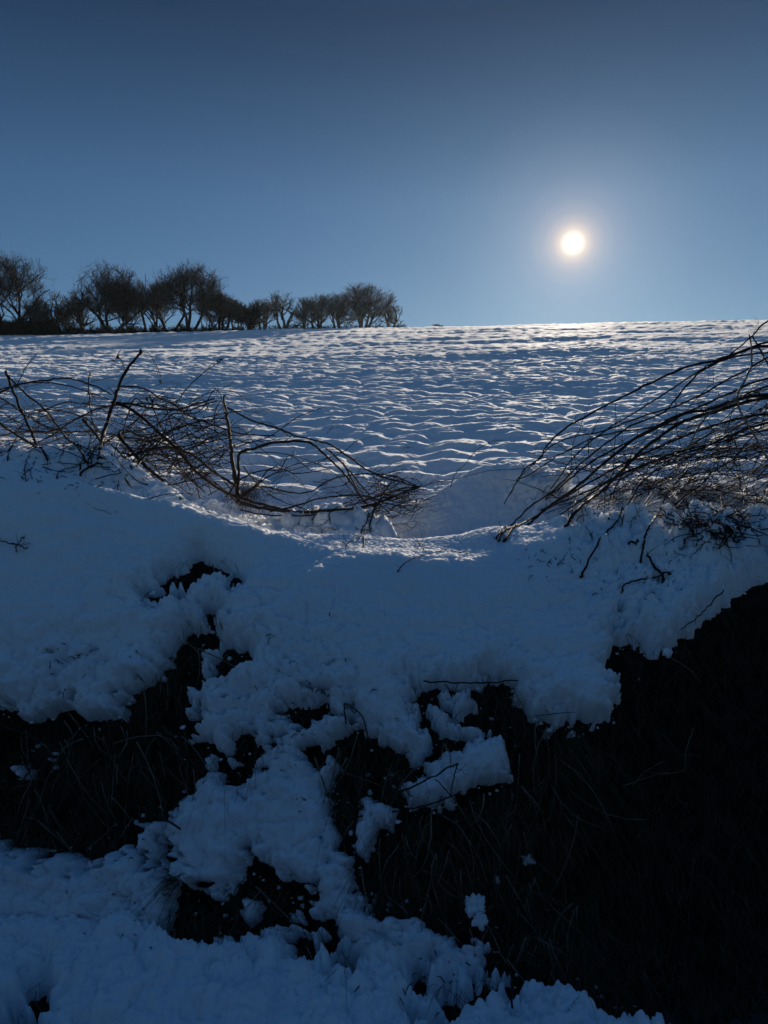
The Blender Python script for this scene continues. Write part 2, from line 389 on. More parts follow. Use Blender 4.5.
# ------------------------------------------------------------------ ray march to the ground, so that stems meet it
def _look(G, x, y, yr, hw, nc):
    i = np.clip(np.searchsorted(yr, y), 0, len(yr) - 1)
    c = np.clip(np.rint((x / hw[i] + 1) * .5 * (nc - 1)).astype(int), 0, nc - 1)
    return G[i, c]
def top_z(x, y):
    def one(G, yr, hw, nc):
        y2 = y
        for _ in range(2): y2 = y - (_look(G, x, y2, yr, hw, nc)[:, 1] - y2)
        return _look(G, x, y2, yr, hw, nc)[:, 2]
    a = one(P, ys, half, NC)
    b = one(PS, sy, .55 * sy + 1.0, 700)
    return np.maximum(a, np.where((y > sy[0]) & (y < sy[-1]), b, -9))
def ground_hit(px, py, kind='base'):
    r = ray(px, py); t = np.arange(1.4, 9.0, .01)
    x = r[0] / r[1] * t; z = EYE + r[2] / r[1] * t
    h = top_z(x, t)
    w = np.nonzero(z < h)[0]
    return float(t[w[0]]) if len(w) else 1e9
def at(px, py, Y=None, off=0.0, kind='base'):
    g = ground_hit(px, py, kind) if py > 440 else 1e9
    if Y is None: Y = g - off
    else: Y = min(Y, g - off)
    return _pt(px, py, Y)

# ------------------------------------------------------------------ stems
def catmull(pts, n=5):
    if len(pts) < 3: 
        return [pts[0].lerp(pts[-1], i / n) for i in range(n + 1)]
    q = [pts[0] * 2 - pts[1]] + list(pts) + [pts[-1] * 2 - pts[-2]]
    out = []
    for i in range(1, len(q) - 2):
        a, b, c, d = q[i - 1], q[i], q[i + 1], q[i + 2]
        for s in range(n):
            t = s / n
            out.append(.5 * ((2 * b) + (c - a) * t + (2 * a - 5 * b + 4 * c - d) * t * t + (3 * b - a - 3 * c + d) * t ** 3))
    out.append(pts[-1]); return out
class Tubes:
    def __init__(s): s.v = []; s.f = []
    def tube(s, pts, r0, r1, sides=5, jitter=0.0, rg=rng):
        n = len(pts); b = len(s.v)
        up = Vector((0.13, .31, .94))
        for i, p in enumerate(pts):
            d = (pts[min(i + 1, n - 1)] - pts[max(i - 1, 0)])
            if d.length < 1e-9: d = Vector((0, 0, 1))
            d.normalize(); a = d.cross(up)
            if a.length < 1e-3: a = d.cross(Vector((1, 0, 0)))
            a.normalize(); c = d.cross(a)
            r = (r0 + (r1 - r0) * i / (n - 1)) * (1 + rg.uniform(-jitter, jitter))
            for k in range(sides):
                th = 2 * math.pi * k / sides
                q = p + (a * math.cos(th) + c * math.sin(th)) * r
                s.v.append((q.x, q.y, q.z))
        for i in range(n - 1):
            for k in range(sides):
                k2 = (k + 1) % sides
                s.f.append((b + i * sides + k, b + i * sides + k2, b + (i + 1) * sides + k2, b + (i + 1) * sides + k))
        if sides == 3:
            s.f.append((b, b + 1, b + 2, b)) if False else None
        else:
            e = b + (n - 1) * sides
            for k in range(1, sides - 1, 2):
                s.f.append((b, b + min(k + 2, sides - 1) if k + 2 < sides else b, b + k + 1, b + k)) if k + 2 < sides else None
                s.f.append((e, e + k, e + k + 1, e + k + 2)) if k + 2 < sides else None
    def build(s, name, mat, parent=None, smooth=True):
        return mesh_from(name, s.v, s.f, mat, parent, smooth)
def twiggy(T, path, r, rg, n=None, size=.05, thorn=True):
    """side twigs and thorns along a stem"""
    L = sum((path[i + 1] - path[i]).length for i in range(len(path) - 1))
    n = int(L * 9) if n is None else n
    for _ in range(n):
        i = rg.randrange(1, len(path) - 1); p = path[i]; d = (path[i + 1] - path[i - 1]).normalized()
        v = (d * rg.uniform(.3, 1.1) + Vector((rg.gauss(0, .6), rg.gauss(0, .6), rg.gauss(.15, .6)))).normalized()
        l = size * rg.uniform(.35, 1.9) * (1.6 if rg.random() < .15 else 1)
        q = p + v * l * .5 + Vector((rg.gauss(0, .07), rg.gauss(0, .07), rg.gauss(0, .07))) * l
        e = p + v * l + Vector((rg.gauss(0, .2), rg.gauss(0, .2), rg.gauss(0, .2))) * l
        T.tube([p, q, e], max(.0012, r * .35), .0007, 3, .2, rg)
    if thorn:
        for _ in range(int(L * 32)):
            i = rg.randrange(1, len(path)); p = path[i]
            v = Vector((rg.gauss(0, 1), rg.gauss(0, 1), rg.gauss(0, 1))).normalized()
            T.tube([p, p + v * (r + rg.uniform(.004, .009))], .0016, .0004, 3, 0, rg)
RS = .74
KINK = .006
def cane(parent, pts, r0, r1, Y, mat=M_BARK, name='cane', twigs=None, rg=rng, size=.05, wob=.0035, thorn=True, kind='base', off=.015):
    """pts: outline seen from the lane; Y: distance(s) from the lane, cut short where the ground is nearer"""
    P3 = []
    for i, (px, py) in enumerate(pts):
        yv = Y if not isinstance(Y, (list, tuple)) else Y[0] + (Y[1] - Y[0]) * i / (len(pts) - 1)
        P3.append(at(px, py, yv, off, kind))
        if i in (0, len(pts) - 1) and kind == 'base' and (yv is None or P3[-1].y < yv - off - .004):
            if i: P3.append(P3[-1] + Vector((0, .03, -.07)))
            else: P3.insert(0, P3[0] + Vector((0, .03, -.07)))
    r0 *= RS; r1 *= RS
    if len(P3) > 4: P3 = [P3[0]] + [q + Vector((rg.gauss(0, KINK), rg.gauss(0, KINK), rg.gauss(0, KINK))) for q in P3[1:-1]] + [P3[-1]]
    path = catmull(P3, 6)
    path = [p + Vector((rg.gauss(0, wob), rg.gauss(0, wob * 2), rg.gauss(0, wob))) * .45 for p in path]
    if kind == 'base':
        gz = top_z(np.array([q.x for q in path]), np.array([q.y for q in path]))
        for q, g_ in list(zip(path, gz))[3:-3]:
            if -.07 < q.z - g_ < r1: q.z = g_ + r1 * .7
    T = Tubes(); T.tube(path, r0, r1, 6, .12, rg)
    twiggy(T, path, min(r0, r1 * 2), rg, twigs, size, thorn)
    o = T.build(name, mat, parent)
    return o, path
def leaf(parent, p, s, rg=rng, name='leaf'):
    v = []; f = []
    d = Vector((rg.gauss(0, 1), rg.gauss(0, 1), rg.gauss(-.3, 1))).normalized(); a = d.cross(Vector((.2, .3, .9))).normalized(); n = d.cross(a)
    for i in range(6):
        t = i / 5; w = s * .42 * math.sin(math.pi * min(.98, t * .95 + .04)) ** .8
        c = p + d * (t * s) + n * (.25 * s * math.sin(t * 2.5))
        for sgn in (-1, 0, 1): q = c + a * w * sgn + n * (abs(sgn) * .2 * w); v.append(tuple(q))
    for i in range(5):
        for k in range(2): f.append((i * 3 + k, i * 3 + k + 1, i * 3 + k + 4, i * 3 + k + 3))
    o = mesh_from(name, v, f, M_LEAF, parent)
    md = o.modifiers.new('thick', 'SOLIDIFY'); md.thickness = .0008
    return o

R = .0055  # metres per picture pixel at the brambles, about
def tangle(parent, n, region, Yr, r, rg, name='twig_tangle', ln=(.12, .45), slope=0.0, mat=M_TWIG):
    T = Tubes()
    for _ in range(n):
        px, py = region(rg); p = at(px, py, rg.uniform(*Yr), 0)
        a = rg.gauss(slope, .55); l = rg.uniform(*ln)
        d = Vector((math.cos(a) * (1 if rg.random() < .5 else -1), rg.gauss(0, .5), math.sin(a)))
        if d.x < 0 and slope: d.z = -abs(d.z) if slope > 0 else abs(d.z)
        d.normalize()
        c = Vector((rg.gauss(0, .3), rg.gauss(0, .3), rg.gauss(.1, .3))) * l * .5
        path = [p + d * (l * t) + c * (t * (1 - t) * 2.0) + Vector((rg.gauss(0, .004), 0, rg.gauss(0, .004))) for t in (0, .2, .4, .6, .8, 1)]
        gzs = top_z(np.array([q.x for q in path]), np.array([q.y for q in path]))
        for q, gz in zip(path, gzs):
            if q.z < gz: q.z = gz + .004
        rr = r * rg.uniform(.5, 1.3); T.tube(path, rr, rr * .4, 4, .15, rg)
        if rg.random() < .6: twiggy(T, path, rr, rg, 3, .035, False)
    o = T.build(name, mat, parent)
    return tag(o, kind='stuff')

# ---- left bush
rg = random.Random(11)
t1 = empty('bramble_bush', _pt(60, 462, 3.95))
tag(t1, 'leafless bramble bush with crossed broken canes at the left edge, rising from the snow mound', 'bramble', 'brambles along the top of the bank')
def kids(root, specs, rg):
    out = []
    for s in specs:
        pts, r0, r1, Y = s[:4]; kw = s[4] if len(s) > 4 else {}
        o, path = cane(root, pts, r0, r1, Y, rg=rg, **kw)
        out.append((o, path))
    return out
# parts carry world coordinates: keep the root's inverse so they stay where they are
def adopt(root):
    loc = root.location.copy(); root.location = (0, 0, 0)
    for ch in root.children:
        ch.data.transform(__import__('mathutils').Matrix.Translation(-loc))
    root.location = loc
L1 = kids(t1, [
 ([(37,446),(28,425),(16,398),(5,371)], .011, .009, 4.0),
 ([(83,456),(65,434),(45,412),(22,386),(5,372)], .007, .006, 4.0),
 ([(16,388),(24,370),(31,361),(39,352)], .004, .002, 4.0),
 ([(-60,420),(-25,402),(0,392),(20,384),(45,380),(70,379),(95,385),(113,395)], .007, .005, (3.9, 4.1)),
 ([(-40,398),(0,388),(25,383),(50,383),(75,389),(110,400)], .005, .004, (4.1, 4.2)),
 ([(-50,395),(0,423),(20,437),(45,455)], .008, .008, (4.2, 3.9)),
 ([(-30,380),(0,398),(25,415),(50,428),(75,434),(100,430)], .007, .005, (4.3, 4.2)),
 ([(28,415),(45,408),(68,402),(100,404),(135,404)], .005, .004, 4.2),
 ([(18,429),(45,431),(62,428),(78,421),(98,408),(116,405)], .006, .005, (4.0, 4.15)),
 ([(-40,440),(-8,412),(12,405),(40,424),(60,440)], .004, .003, 4.1),
 ([(-20,470),(0,455),(28,448),(60,430),(70,431)], .005, .004, 3.95),
 ([(0,436),(20,431),(50,433),(90,432),(125,436)], .006, .005, 4.3),
 ([(8,460),(14,445),(20,430),(34,410)], .0035, .002, 4.0),
 ([(-10,405),(2,412),(18,425),(26,442)], .0035, .002, 4.2),
], rg)
tangle(t1, 120, lambda g: (g.uniform(-40, 120), g.gauss(425, 18)), (3.9, 4.5), .0024, rg, ln=(.08, .4))
adopt(t1)

# ---- middle bush round the tall leaning stick
rg = random.Random(12)
RS = .84
t2 = empty('bramble_bush', _pt(103, 455, 3.95))
tag(t2, 'bramble bush of dense black canes round a tall leaning stick, left of centre', 'bramble', 'brambles along the top of the bank')
L2 = kids(t2, [
 ([(101,456),(105,428),(113,402),(122,382),(130,365),(138,353),(141,350)], .0145, .006, 4.0, {'size': .04}),
 ([(112,458),(97,437),(83,419)], .009, .008, 3.95),
 ([(90,372),(88,385),(90,402),(92,420),(98,432)], .004, .005, 4.1, {'twigs': 12, 'size': .04}),
 ([(110,402),(130,404),(172,410),(215,398)], .008, .005, 4.1),
 ([(120,386),(135,386),(148,390),(161,396),(174,404),(192,417),(222,427),(245,434),(276,436)], .006, .004, (4.0, 4.3)),
 ([(112,402),(134,410),(157,431),(178,452),(201,475),(224,492),(243,500),(265,506),(290,511)], .011, .009, (4.05, 4.15)),
 ([(118,435),(130,452),(147,469),(172,489),(180,500)], .012, .010, 3.95),
 ([(128,456),(142,449),(167,448),(192,454),(213,471),(236,486)], .009, .008, (3.95, 4.1)),
 ([(130,405),(150,404),(182,412),(199,406),(217,401)], .006, .004, 4.2),
 ([(174,406),(184,392),(201,375),(223,359)], .004, .0025, 4.1),
 ([(125,430),(151,437),(182,428),(201,421),(228,418)], .006, .004, 4.2),
 ([(120,445),(150,462),(190,448),(205,444),(230,438)], .005, .004, 4.25),
 ([(100,432),(125,436),(150,445),(180,470),(205,492)], .005, .005, 4.3),
 ([(132,470),(150,455),(178,440),(200,430)], .004, .003, 4.1),
 ([(166,405),(172,430),(178,460),(190,490)], .004, .004, 4.15),
 ([(150,395),(160,425),(185,455),(200,498)], .005, .004, 4.2),
 ([(140,420),(170,415),(200,440),(240,470)], .004, .003, 4.3),
 ([(134,440),(160,455),(200,470),(240,505)], .005, .004, 4.2),
 ([(139,352),(148,353),(155,362),(161,377)], .0025, .002, 4.0),
 ([(126,374),(122,362),(118,355),(121,350)], .0025, .002, 4.0),
 ([(130,474),(165,462),(200,455),(224,447)], .004, .003, 4.35),
], rg)
for i in range(34):
    x0 = rg.uniform(70, 245); y0 = 458 + max(0, x0 - 110) * .30; s_ = rg.choice([-1, 1, 1]); L_ = rg.uniform(50, 150); h_ = rg.uniform(15, 65)
    pts = [(x0 + s_ * L_ * t_ + rg.gauss(0, 3), y0 - h_ * 4 * t_ * (1 - t_ * rg.uniform(.5, .95)) * .7 + rg.gauss(0, 3)) for t_ in (0, .2, .4, .6, .8, 1)]
    r_ = rg.triangular(.0022, .0065, .003)
    cane(t2, pts, r_, r_ * .5, (rg.uniform(3.95, 4.3), rg.uniform(4.0, 4.5)), rg=rg, size=.05)
tangle(t2, 240, lambda g: (g.triangular(100, 250, 185), g.gauss(446, 24)), (3.95, 4.6), .0026, rg, ln=(.07, .38))
for (px, py) in ((118, 355), (116, 361), (160, 379), (223, 358), (221, 362), (120, 432), (116, 436), (147, 397)):
    leaf(t2, at(px, py, 4.0), .026, rg)
adopt(t2)

# ---- broken upright stick
rg = random.Random(13)
t3 = empty('broken_stick', _pt(238, 502, 4.15))
tag(t3, 'thick broken stick standing upright out of the brambles, pointed top', 'stick')
kids(t3, [([(238,503),(237,490),(234,462),(230,440),(228,419),(223,395)], .017, .007, 4.15, {'name': 'stem', 'size': .03, 'wob': .004}),
          ([(231,446),(229,430),(226,412)], .009, .006, 4.12, {'name': 'side_shoot', 'twigs': 3})], rg)
adopt(t3)

# ---- arching canes to the right of the stick
rg = random.Random(14)
t4 = empty('arching_bramble', _pt(240, 505, 4.2))
tag(t4, 'bramble with long canes arching over to the right and ending in a drooping tangle', 'bramble', 'brambles along the top of the bank')
kids(t4, [
 ([(238,500),(237,470),(242,454),(255,448),(272,444),(301,442),(316,448),(330,458),(343,473),(355,490),(368,506)], .011, .006, (4.15, 4.3)),
 ([(226,407),(251,419),(272,426),(297,435),(326,442),(345,456),(364,467),(382,476),(403,483),(420,487)], .006, .006, (4.2, 4.4)),
 ([(240,496),(255,486),(270,490),(291,494),(312,490),(332,481),(357,476),(387,475),(416,485)], .006, .004, (4.2, 4.4)),
 ([(240,503),(270,508),(301,512),(332,511),(364,507),(387,500),(403,494),(418,487)], .012, .007, (4.15, 4.4)),
 ([(270,512),(291,508),(322,498),(353,496),(385,500),(410,495)], .006, .005, (4.2, 4.4)),
 ([(240,510),(270,515),(312,515),(350,506),(390,492),(415,490)], .005, .004, (4.2, 4.4)),
 ([(418,488),(400,490),(380,500),(370,517),(372,535)], .007, .004, 4.4),
 ([(415,492),(395,495),(375,505),(366,520),(362,533)], .005, .004, 4.35),
 ([(343,462),(357,488),(368,508),(380,520)], .006, .004, 4.35),
 ([(326,448),(345,466),(362,486),(378,505)], .006, .004, 4.3),
 ([(382,503),(400,506),(412,511),(417,500)], .005, .004, 4.4),
 ([(255,452),(290,455),(330,470),(360,500)], .003, .002, 4.3),
 ([(243,466),(262,488),(282,500),(310,512)], .004, .003, 4.25),
 ([(252,440),(280,465),(300,480),(312,505)], .002, .0015, 4.3),
 ([(300,512),(320,490),(345,485),(352,470)], .003, .002, 4.3),
 ([(330,512),(352,500),(372,492),(398,480)], .004, .003, 4.35),
 ([(345,545),(362,535),(372,528),(380,520)], .003, .002, 4.1),
 ([(364,544),(364,530),(368,515)], .003, .002, 4.15),
 ([(387,475),(402,480),(410,487),(421,486)], .004, .003, 4.4),
], rg)
tangle(t4, 150, lambda g: (g.gauss(388, 22), g.gauss(500, 12)), (4.2, 4.5), .0026, rg, ln=(.06, .24))
o = tangle(t4, 60, lambda g: (g.uniform(240, 380), g.gauss(490, 18)), (4.15, 4.5), .0016, rg, ln=(.06, .26))
adopt(t4)

# ---- foot of dead grass under the stick
def grass(name, n, region, length, rg, mat, droop=1.0, Yoff=.03, kind='deep', w=.0022, lean=0.0, up=.2):
    v = []; f = []
    for _ in range(n):
        px, py = region(rg); g = ground_hit(px, py, kind)
        if g > 8: continue
        p = _pt(px, py, g - rg.uniform(-.02, Yoff)); l = length * rg.uniform(.4, 1.3)
        d = Vector((rg.gauss(lean, .45), -rg.uniform(.1, .8), up + rg.gauss(0, .3))).normalized()
        a = Vector((1, rg.gauss(0, .5), rg.gauss(0, .3))).normalized(); b = len(v); seg = 5
        for i in range(seg + 1):
            t = i / seg; c = p + d * (l * t) + Vector((0, 0, -1)) * (droop * l * t * t * .8)
            hw = w * (1 - t * .85) * .5
            v.append(tuple(c - a * hw)); v.append(tuple(c + a * hw)); 
        for i in range(seg): q = b + 2 * i; f.append((q, q + 1, q + 3, q + 2))
    o = mesh_from(name, v, f, mat); return o
g0 = grass('dead_grass', 500, lambda g: (g.gauss(245, 10), g.gauss(500, 7)), .12, random.Random(3), M_STRAW, .1, .06, 'base', .002, 0, 1.2)
tag(g0, 'bleached dead grass at the foot of the upright broken stick', 'grass', kind='stuff')

# ---- right: fallen sheaf of long stems
rg = random.Random(21)
RS = .62
t5 = empty('fallen_bramble', _pt(930, 545, 3.9))
tag(t5, 'big sheaf of long stems bent over from the right edge down to the snow', 'bramble', 'brambles along the top of the bank')
tail = lambda Y: [(860, 330), (940, 400), (960, 520)]
kids(t5, [
 ([(504,504),(516,482),(526,471),(540,457),(546,447),(562,431),(584,418),(613,402),(640,389),(664,378),(692,367),(715,359),(741,353),(768,347),(850,350),(940,420),(955,540)], .005, .014, (4.15, 3.9)),
 ([(516,480),(536,464),(555,447),(582,436),(602,433),(640,418),(690,400),(740,372),(800,350),(900,390),(945,540)], .004, .010, (4.2, 3.9)),
 ([(551,489),(573,458),(602,433),(640,409),(690,376),(714,362),(760,352),(840,350),(930,430),(950,540)], .005, .009, (4.2, 3.9)),
 ([(500,538),(518,520),(533,504),(555,489),(573,471),(595,453),(628,426),(664,411),(688,386),(714,364),(790,340),(890,390),(950,540)], .006, .009, (3.9, 4.0)),
 ([(506,540),(527,524),(546,508),(573,489),(609,460),(640,436),(679,415),(710,406),(737,400),(768,395),(860,400),(940,460),(955,545)], .009, .017, (3.8, 3.95)),
 ([(567,526),(582,509),(602,493),(628,467),(646,448),(683,422),(719,411),(768,397),(860,395),(930,460),(950,545)], .011, .016, (3.95, 3.9)),
 ([(500,536),(520,526),(536,515),(560,500),(600,478),(660,445),(720,425),(780,415),(870,430),(940,545)], .006, .012, (3.8, 4.1)),
 ([(516,481),(540,470),(565,452),(600,436),(650,428),(700,418),(780,385),(880,400),(945,545)], .005, .010, (4.3, 4.1)),
 ([(545,500),(570,478),(600,458),(650,432),(720,398),(780,375),(880,400),(945,545)], .007, .011, (4.1, 3.8)),
 ([(540,510),(580,494),(640,470),(700,450),(768,425),(850,420),(930,545)], .008, .012, (4.1, 3.9)),
 ([(560,515),(610,480),(660,458),(720,440),(790,425),(860,440),(930,545)], .006, .010, (4.0, 4.0)),
], rg)
adopt(t5)
rg = random.Random(22)
t6 = empty('fallen_bramble', _pt(960, 560, 4.1))
tag(t6, 'thicket of many thinner stems woven behind the big sheaf at the right edge', 'bramble', 'brambles along the top of the bank')
for i in range(56):
    sx_ = rg.uniform(520, 700); sy_ = rg.uniform(445, 520)
    ex, ey = rg.uniform(775, 800), rg.triangular(345, 515, 430)
    if sx_ > 640: ey = max(ey, 400)
    k = rg.uniform(.42, .72)
    pts = [(sx_, sy_)]
    for t in (.2, .4, .6, .8, 1):
        tt = t; q = 2 * tt * (1 - tt)
        bx = sx_ * (1 - tt) ** 2 + (sx_ + (ex - sx_) * .42) * q + ex * tt * tt
        by = sy_ * (1 - tt) ** 2 + (sy_ + (ey - sy_) * k) * q + ey * tt * tt
        pts.append((bx + rg.gauss(0, 4), by + rg.gauss(0, 4)))
    pts += [(870 + rg.gauss(0, 12), ey + 20), (945 + rg.gauss(0, 15), 550)]
    r = rg.triangular(.0018, .007, .003)
    cane(t6, pts, r * .6, r, (rg.uniform(4.0, 4.5), rg.uniform(3.8, 4.4)), mat=M_PALE if rg.random() < .12 else M_BARK, rg=rg, size=.045, wob=.004)
tangle(t6, 110, lambda g: (g.triangular(525, 860, 740), g.gauss(478, 17)), (4.0, 4.5), .003, rg, ln=(.07, .42), slope=.35)
tangle(t6, 90, lambda g: (g.triangular(530, 860, 700), g.gauss(497, 7)), (4.2, 4.7), .0034, rg, ln=(.08, .4))
tangle(t6, 90, lambda g: (g.triangular(600, 860, 800), g.triangular(370, 500, 470)), (3.9, 4.5), .0034, rg, ln=(.12, .5), slope=.1)
for i in range(26):
    x0 = rg.uniform(560, 790); y0 = rg.uniform(455, 520); dx = rg.gauss(10, 28); dy = rg.uniform(25, 95)
    y1 = max(y0 - dy, 350 + max(0, (700 - x0)) * .45)
    cane(t6, [(x0, y0), (x0 + dx * .3 + rg.gauss(0, 4), y0 * .6 + y1 * .4), (x0 + dx + rg.gauss(0, 5), y1)], .0045, .0022, (rg.uniform(3.9, 4.4),) * 2, mat=rg.choice([M_BARK, M_BARK, M_PALE]), rg=rg, size=.05)
adopt(t6)
rg = random.Random(23)
t7 = empty('hooked_bramble', _pt(800, 500, 3.8))
tag(t7, 'pale barked stem rising to a hooked fork against the field at the right edge', 'bramble')
kids(t7, [
 ([(800,540),(775,470),(745,420),(736,399),(746,377),(752,362),(750,335)], .010, .006, 3.8, {'mat': M_PALE}),
 ([(700,372),(729,355),(752,335),(768,323),(805,300)], .005, .007, 3.8),
 ([(752,335),(761,351),(770,368),(790,400)], .006, .007, 3.8),
 ([(674,478),(690,448),(706,418),(722,405),(736,399)], .006, .008, 3.8, {'mat': M_PALE}),
 ([(600,505),(640,486),(674,478),(690,462)], .003, .005, 3.9, {'mat': M_PALE}),
], rg)
adopt(t7)

# ---- low dead growth in the dip at the right
rg = random.Random(24)
t8 = empty('dead_undergrowth', _pt(722, 540, 3.75))
tag(t8, 'black pile of dead undergrowth in a hollow of the snow under the right hand brambles', 'undergrowth')
kids(t8, [
 ([(698,524),(712,512),(726,504),(737,495)], .004, .003, 3.8), ([(708,526),(722,512),(738,504),(752,500)], .004, .003, 3.8),
 ([(740,520),(753,508),(758,497),(752,486)], .006, .004, 3.75), ([(757,522),(762,508),(764,495)], .003, .003, 3.75),
 ([(686,540),(705,533),(722,522),(738,518),(745,528)], .004, .004, 3.72), ([(742,530),(758,528),(785,530)], .005, .004, 3.7),
 ([(752,530),(760,545)], .003, .002, 3.7)], rg)
tangle(t8, 120, lambda g: (g.gauss(724, 20), g.gauss(530, 8)), (3.6, 3.75), .0035, rg, ln=(.04, .18))
tangle(t8, 60, lambda g: (g.gauss(682, 12), g.gauss(525, 14)), (3.7, 3.8), .003, rg, ln=(.03, .12))
adopt(t8)

# ---- single stems
def single(name, label, cat, specs, group=None, seed=0, mat=M_BARK, part='stem', **kw):
    rg = random.Random(seed + 100)
    for i, s in enumerate(specs):
        kw2 = dict(kw); kw2.update(s[4] if len(s) > 4 else {})
        if i == 0:
            root, path = cane(None, s[0], s[1], s[2], s[3], mat=mat, name=name, rg=rg, **kw2)
            tag(root, label, cat, group)
        else:
            cane(root, s[0], s[1], s[2], s[3], mat=mat, name=part, rg=rg, **kw2)
    return root
GL = 'loose stems lying on the bank top'
single('bramble_cane', 'curved thin cane rising out of the snow mound right of centre', 'bramble cane', [([(450,488),(456,476),(465,465),(477,450),(490,444),(503,440)], .004, .002, 4.4, {'thorn': False, 'twigs': 2})], GL, 1)
single('bramble_cane', 'long thin cane lying level across the snow mound towards the right hand brambles', 'bramble cane', [([(414,490),(431,484),(458,477),(490,472),(517,468),(560,462),(600,455)], .0035, .002, (4.4, 4.6), {'thorn': False, 'twigs': 4})], GL, 2)
single('bramble_cane', 'short bowed cane lying on the sunlit rim of the bank at centre', 'bramble cane', [([(398,569),(415,559),(431,553),(452,552),(466,553)], .004, .002, None, {'off': .02, 'thorn': False, 'twigs': 1})], GL, 3)
single('twig', 'tiny forked twig sticking out of the snow at the foot of the centre mound', 'twig', [([(424,550),(418,542),(413,537)], .004, .002, 3.9, {'twigs': 0, 'thorn': False}), ([(420,545),(421,538),(422,530)], .003, .001, 3.9, {'twigs': 0, 'thorn': False})], GL, 4)
single('broken_stick', 'straight dark stick standing in the snow and leaning right below the brambles', 'stick', [([(582,574),(600,548),(620,517),(631,499),(646,478),(677,453)], .008, .006, (3.45, 3.9), {'twigs': 6})], GL, 5)
single('broken_stick', 'curved stick rising from the crossed sticks into the right hand brambles', 'stick', [([(642,556),(644,540),(648,527),(656,512),(666,497),(688,468)], .008, .006, (3.42, 3.9), {'twigs': 5})], GL, 6)
single('broken_stick', 'short thick stick leaning left across the lumpy snow, blunt top', 'stick', [([(664,580),(655,567),(644,554),(631,540)], .009, .008, 3.4, {'twigs': 1, 'thorn': False})], GL, 7)
single('broken_stick', 'stick lying low in the snow under the crossed sticks', 'stick', [([(624,586),(640,581),(659,577),(668,574)], .006, .005, None, {'off': .02, 'twigs': 3, 'thorn': False})], GL, 8)
single('twig', 'thick twig half buried in the snow mound on the left', 'twig', [([(80,476),(85,470),(93,467),(102,466)], .009, .007, None, {'off': .02, 'twigs': 3}), ([(58,477),(66,471),(75,467),(86,464)], .004, .003, None, {'off': .02, 'twigs': 4})], GL, 9)
single('twig', 'dark upright sprig poking out of the left snow slope', 'twig', [([(25,480),(26,470),(26,462),(28,456)], .004, .002, 3.6, {'twigs': 6, 'size': .02}), ([(24,478),(30,470),(31,478)], .003, .002, 3.6, {'twigs': 2, 'size': .02})], GL, 10)
single('twig', 'bent twig lying on the snow at the left edge below the mound', 'twig', [([(-15,530),(0,540),(12,543),(24,546)], .005, .003, None, {'off': .02, 'twigs': 5}), ([(14,551),(18,545),(22,538)], .003, .002, None, {'off': .02, 'twigs': 2})], GL, 11)
single('twig', 'thin sprig standing in the snow between the centre and the leaning stick', 'twig', [([(560,565),(566,556),(569,548),(570,540)], .003, .0015, 3.5, {'twigs': 7, 'size': .025, 'thorn': False})], GL, 12)
single('twig', 'small dark sprig beside the left sheaf tips under the right hand brambles', 'twig', [([(590,538),(584,524),(581,514)], .003, .002, 3.7, {'twigs': 3, 'thorn': False})], GL, 13)

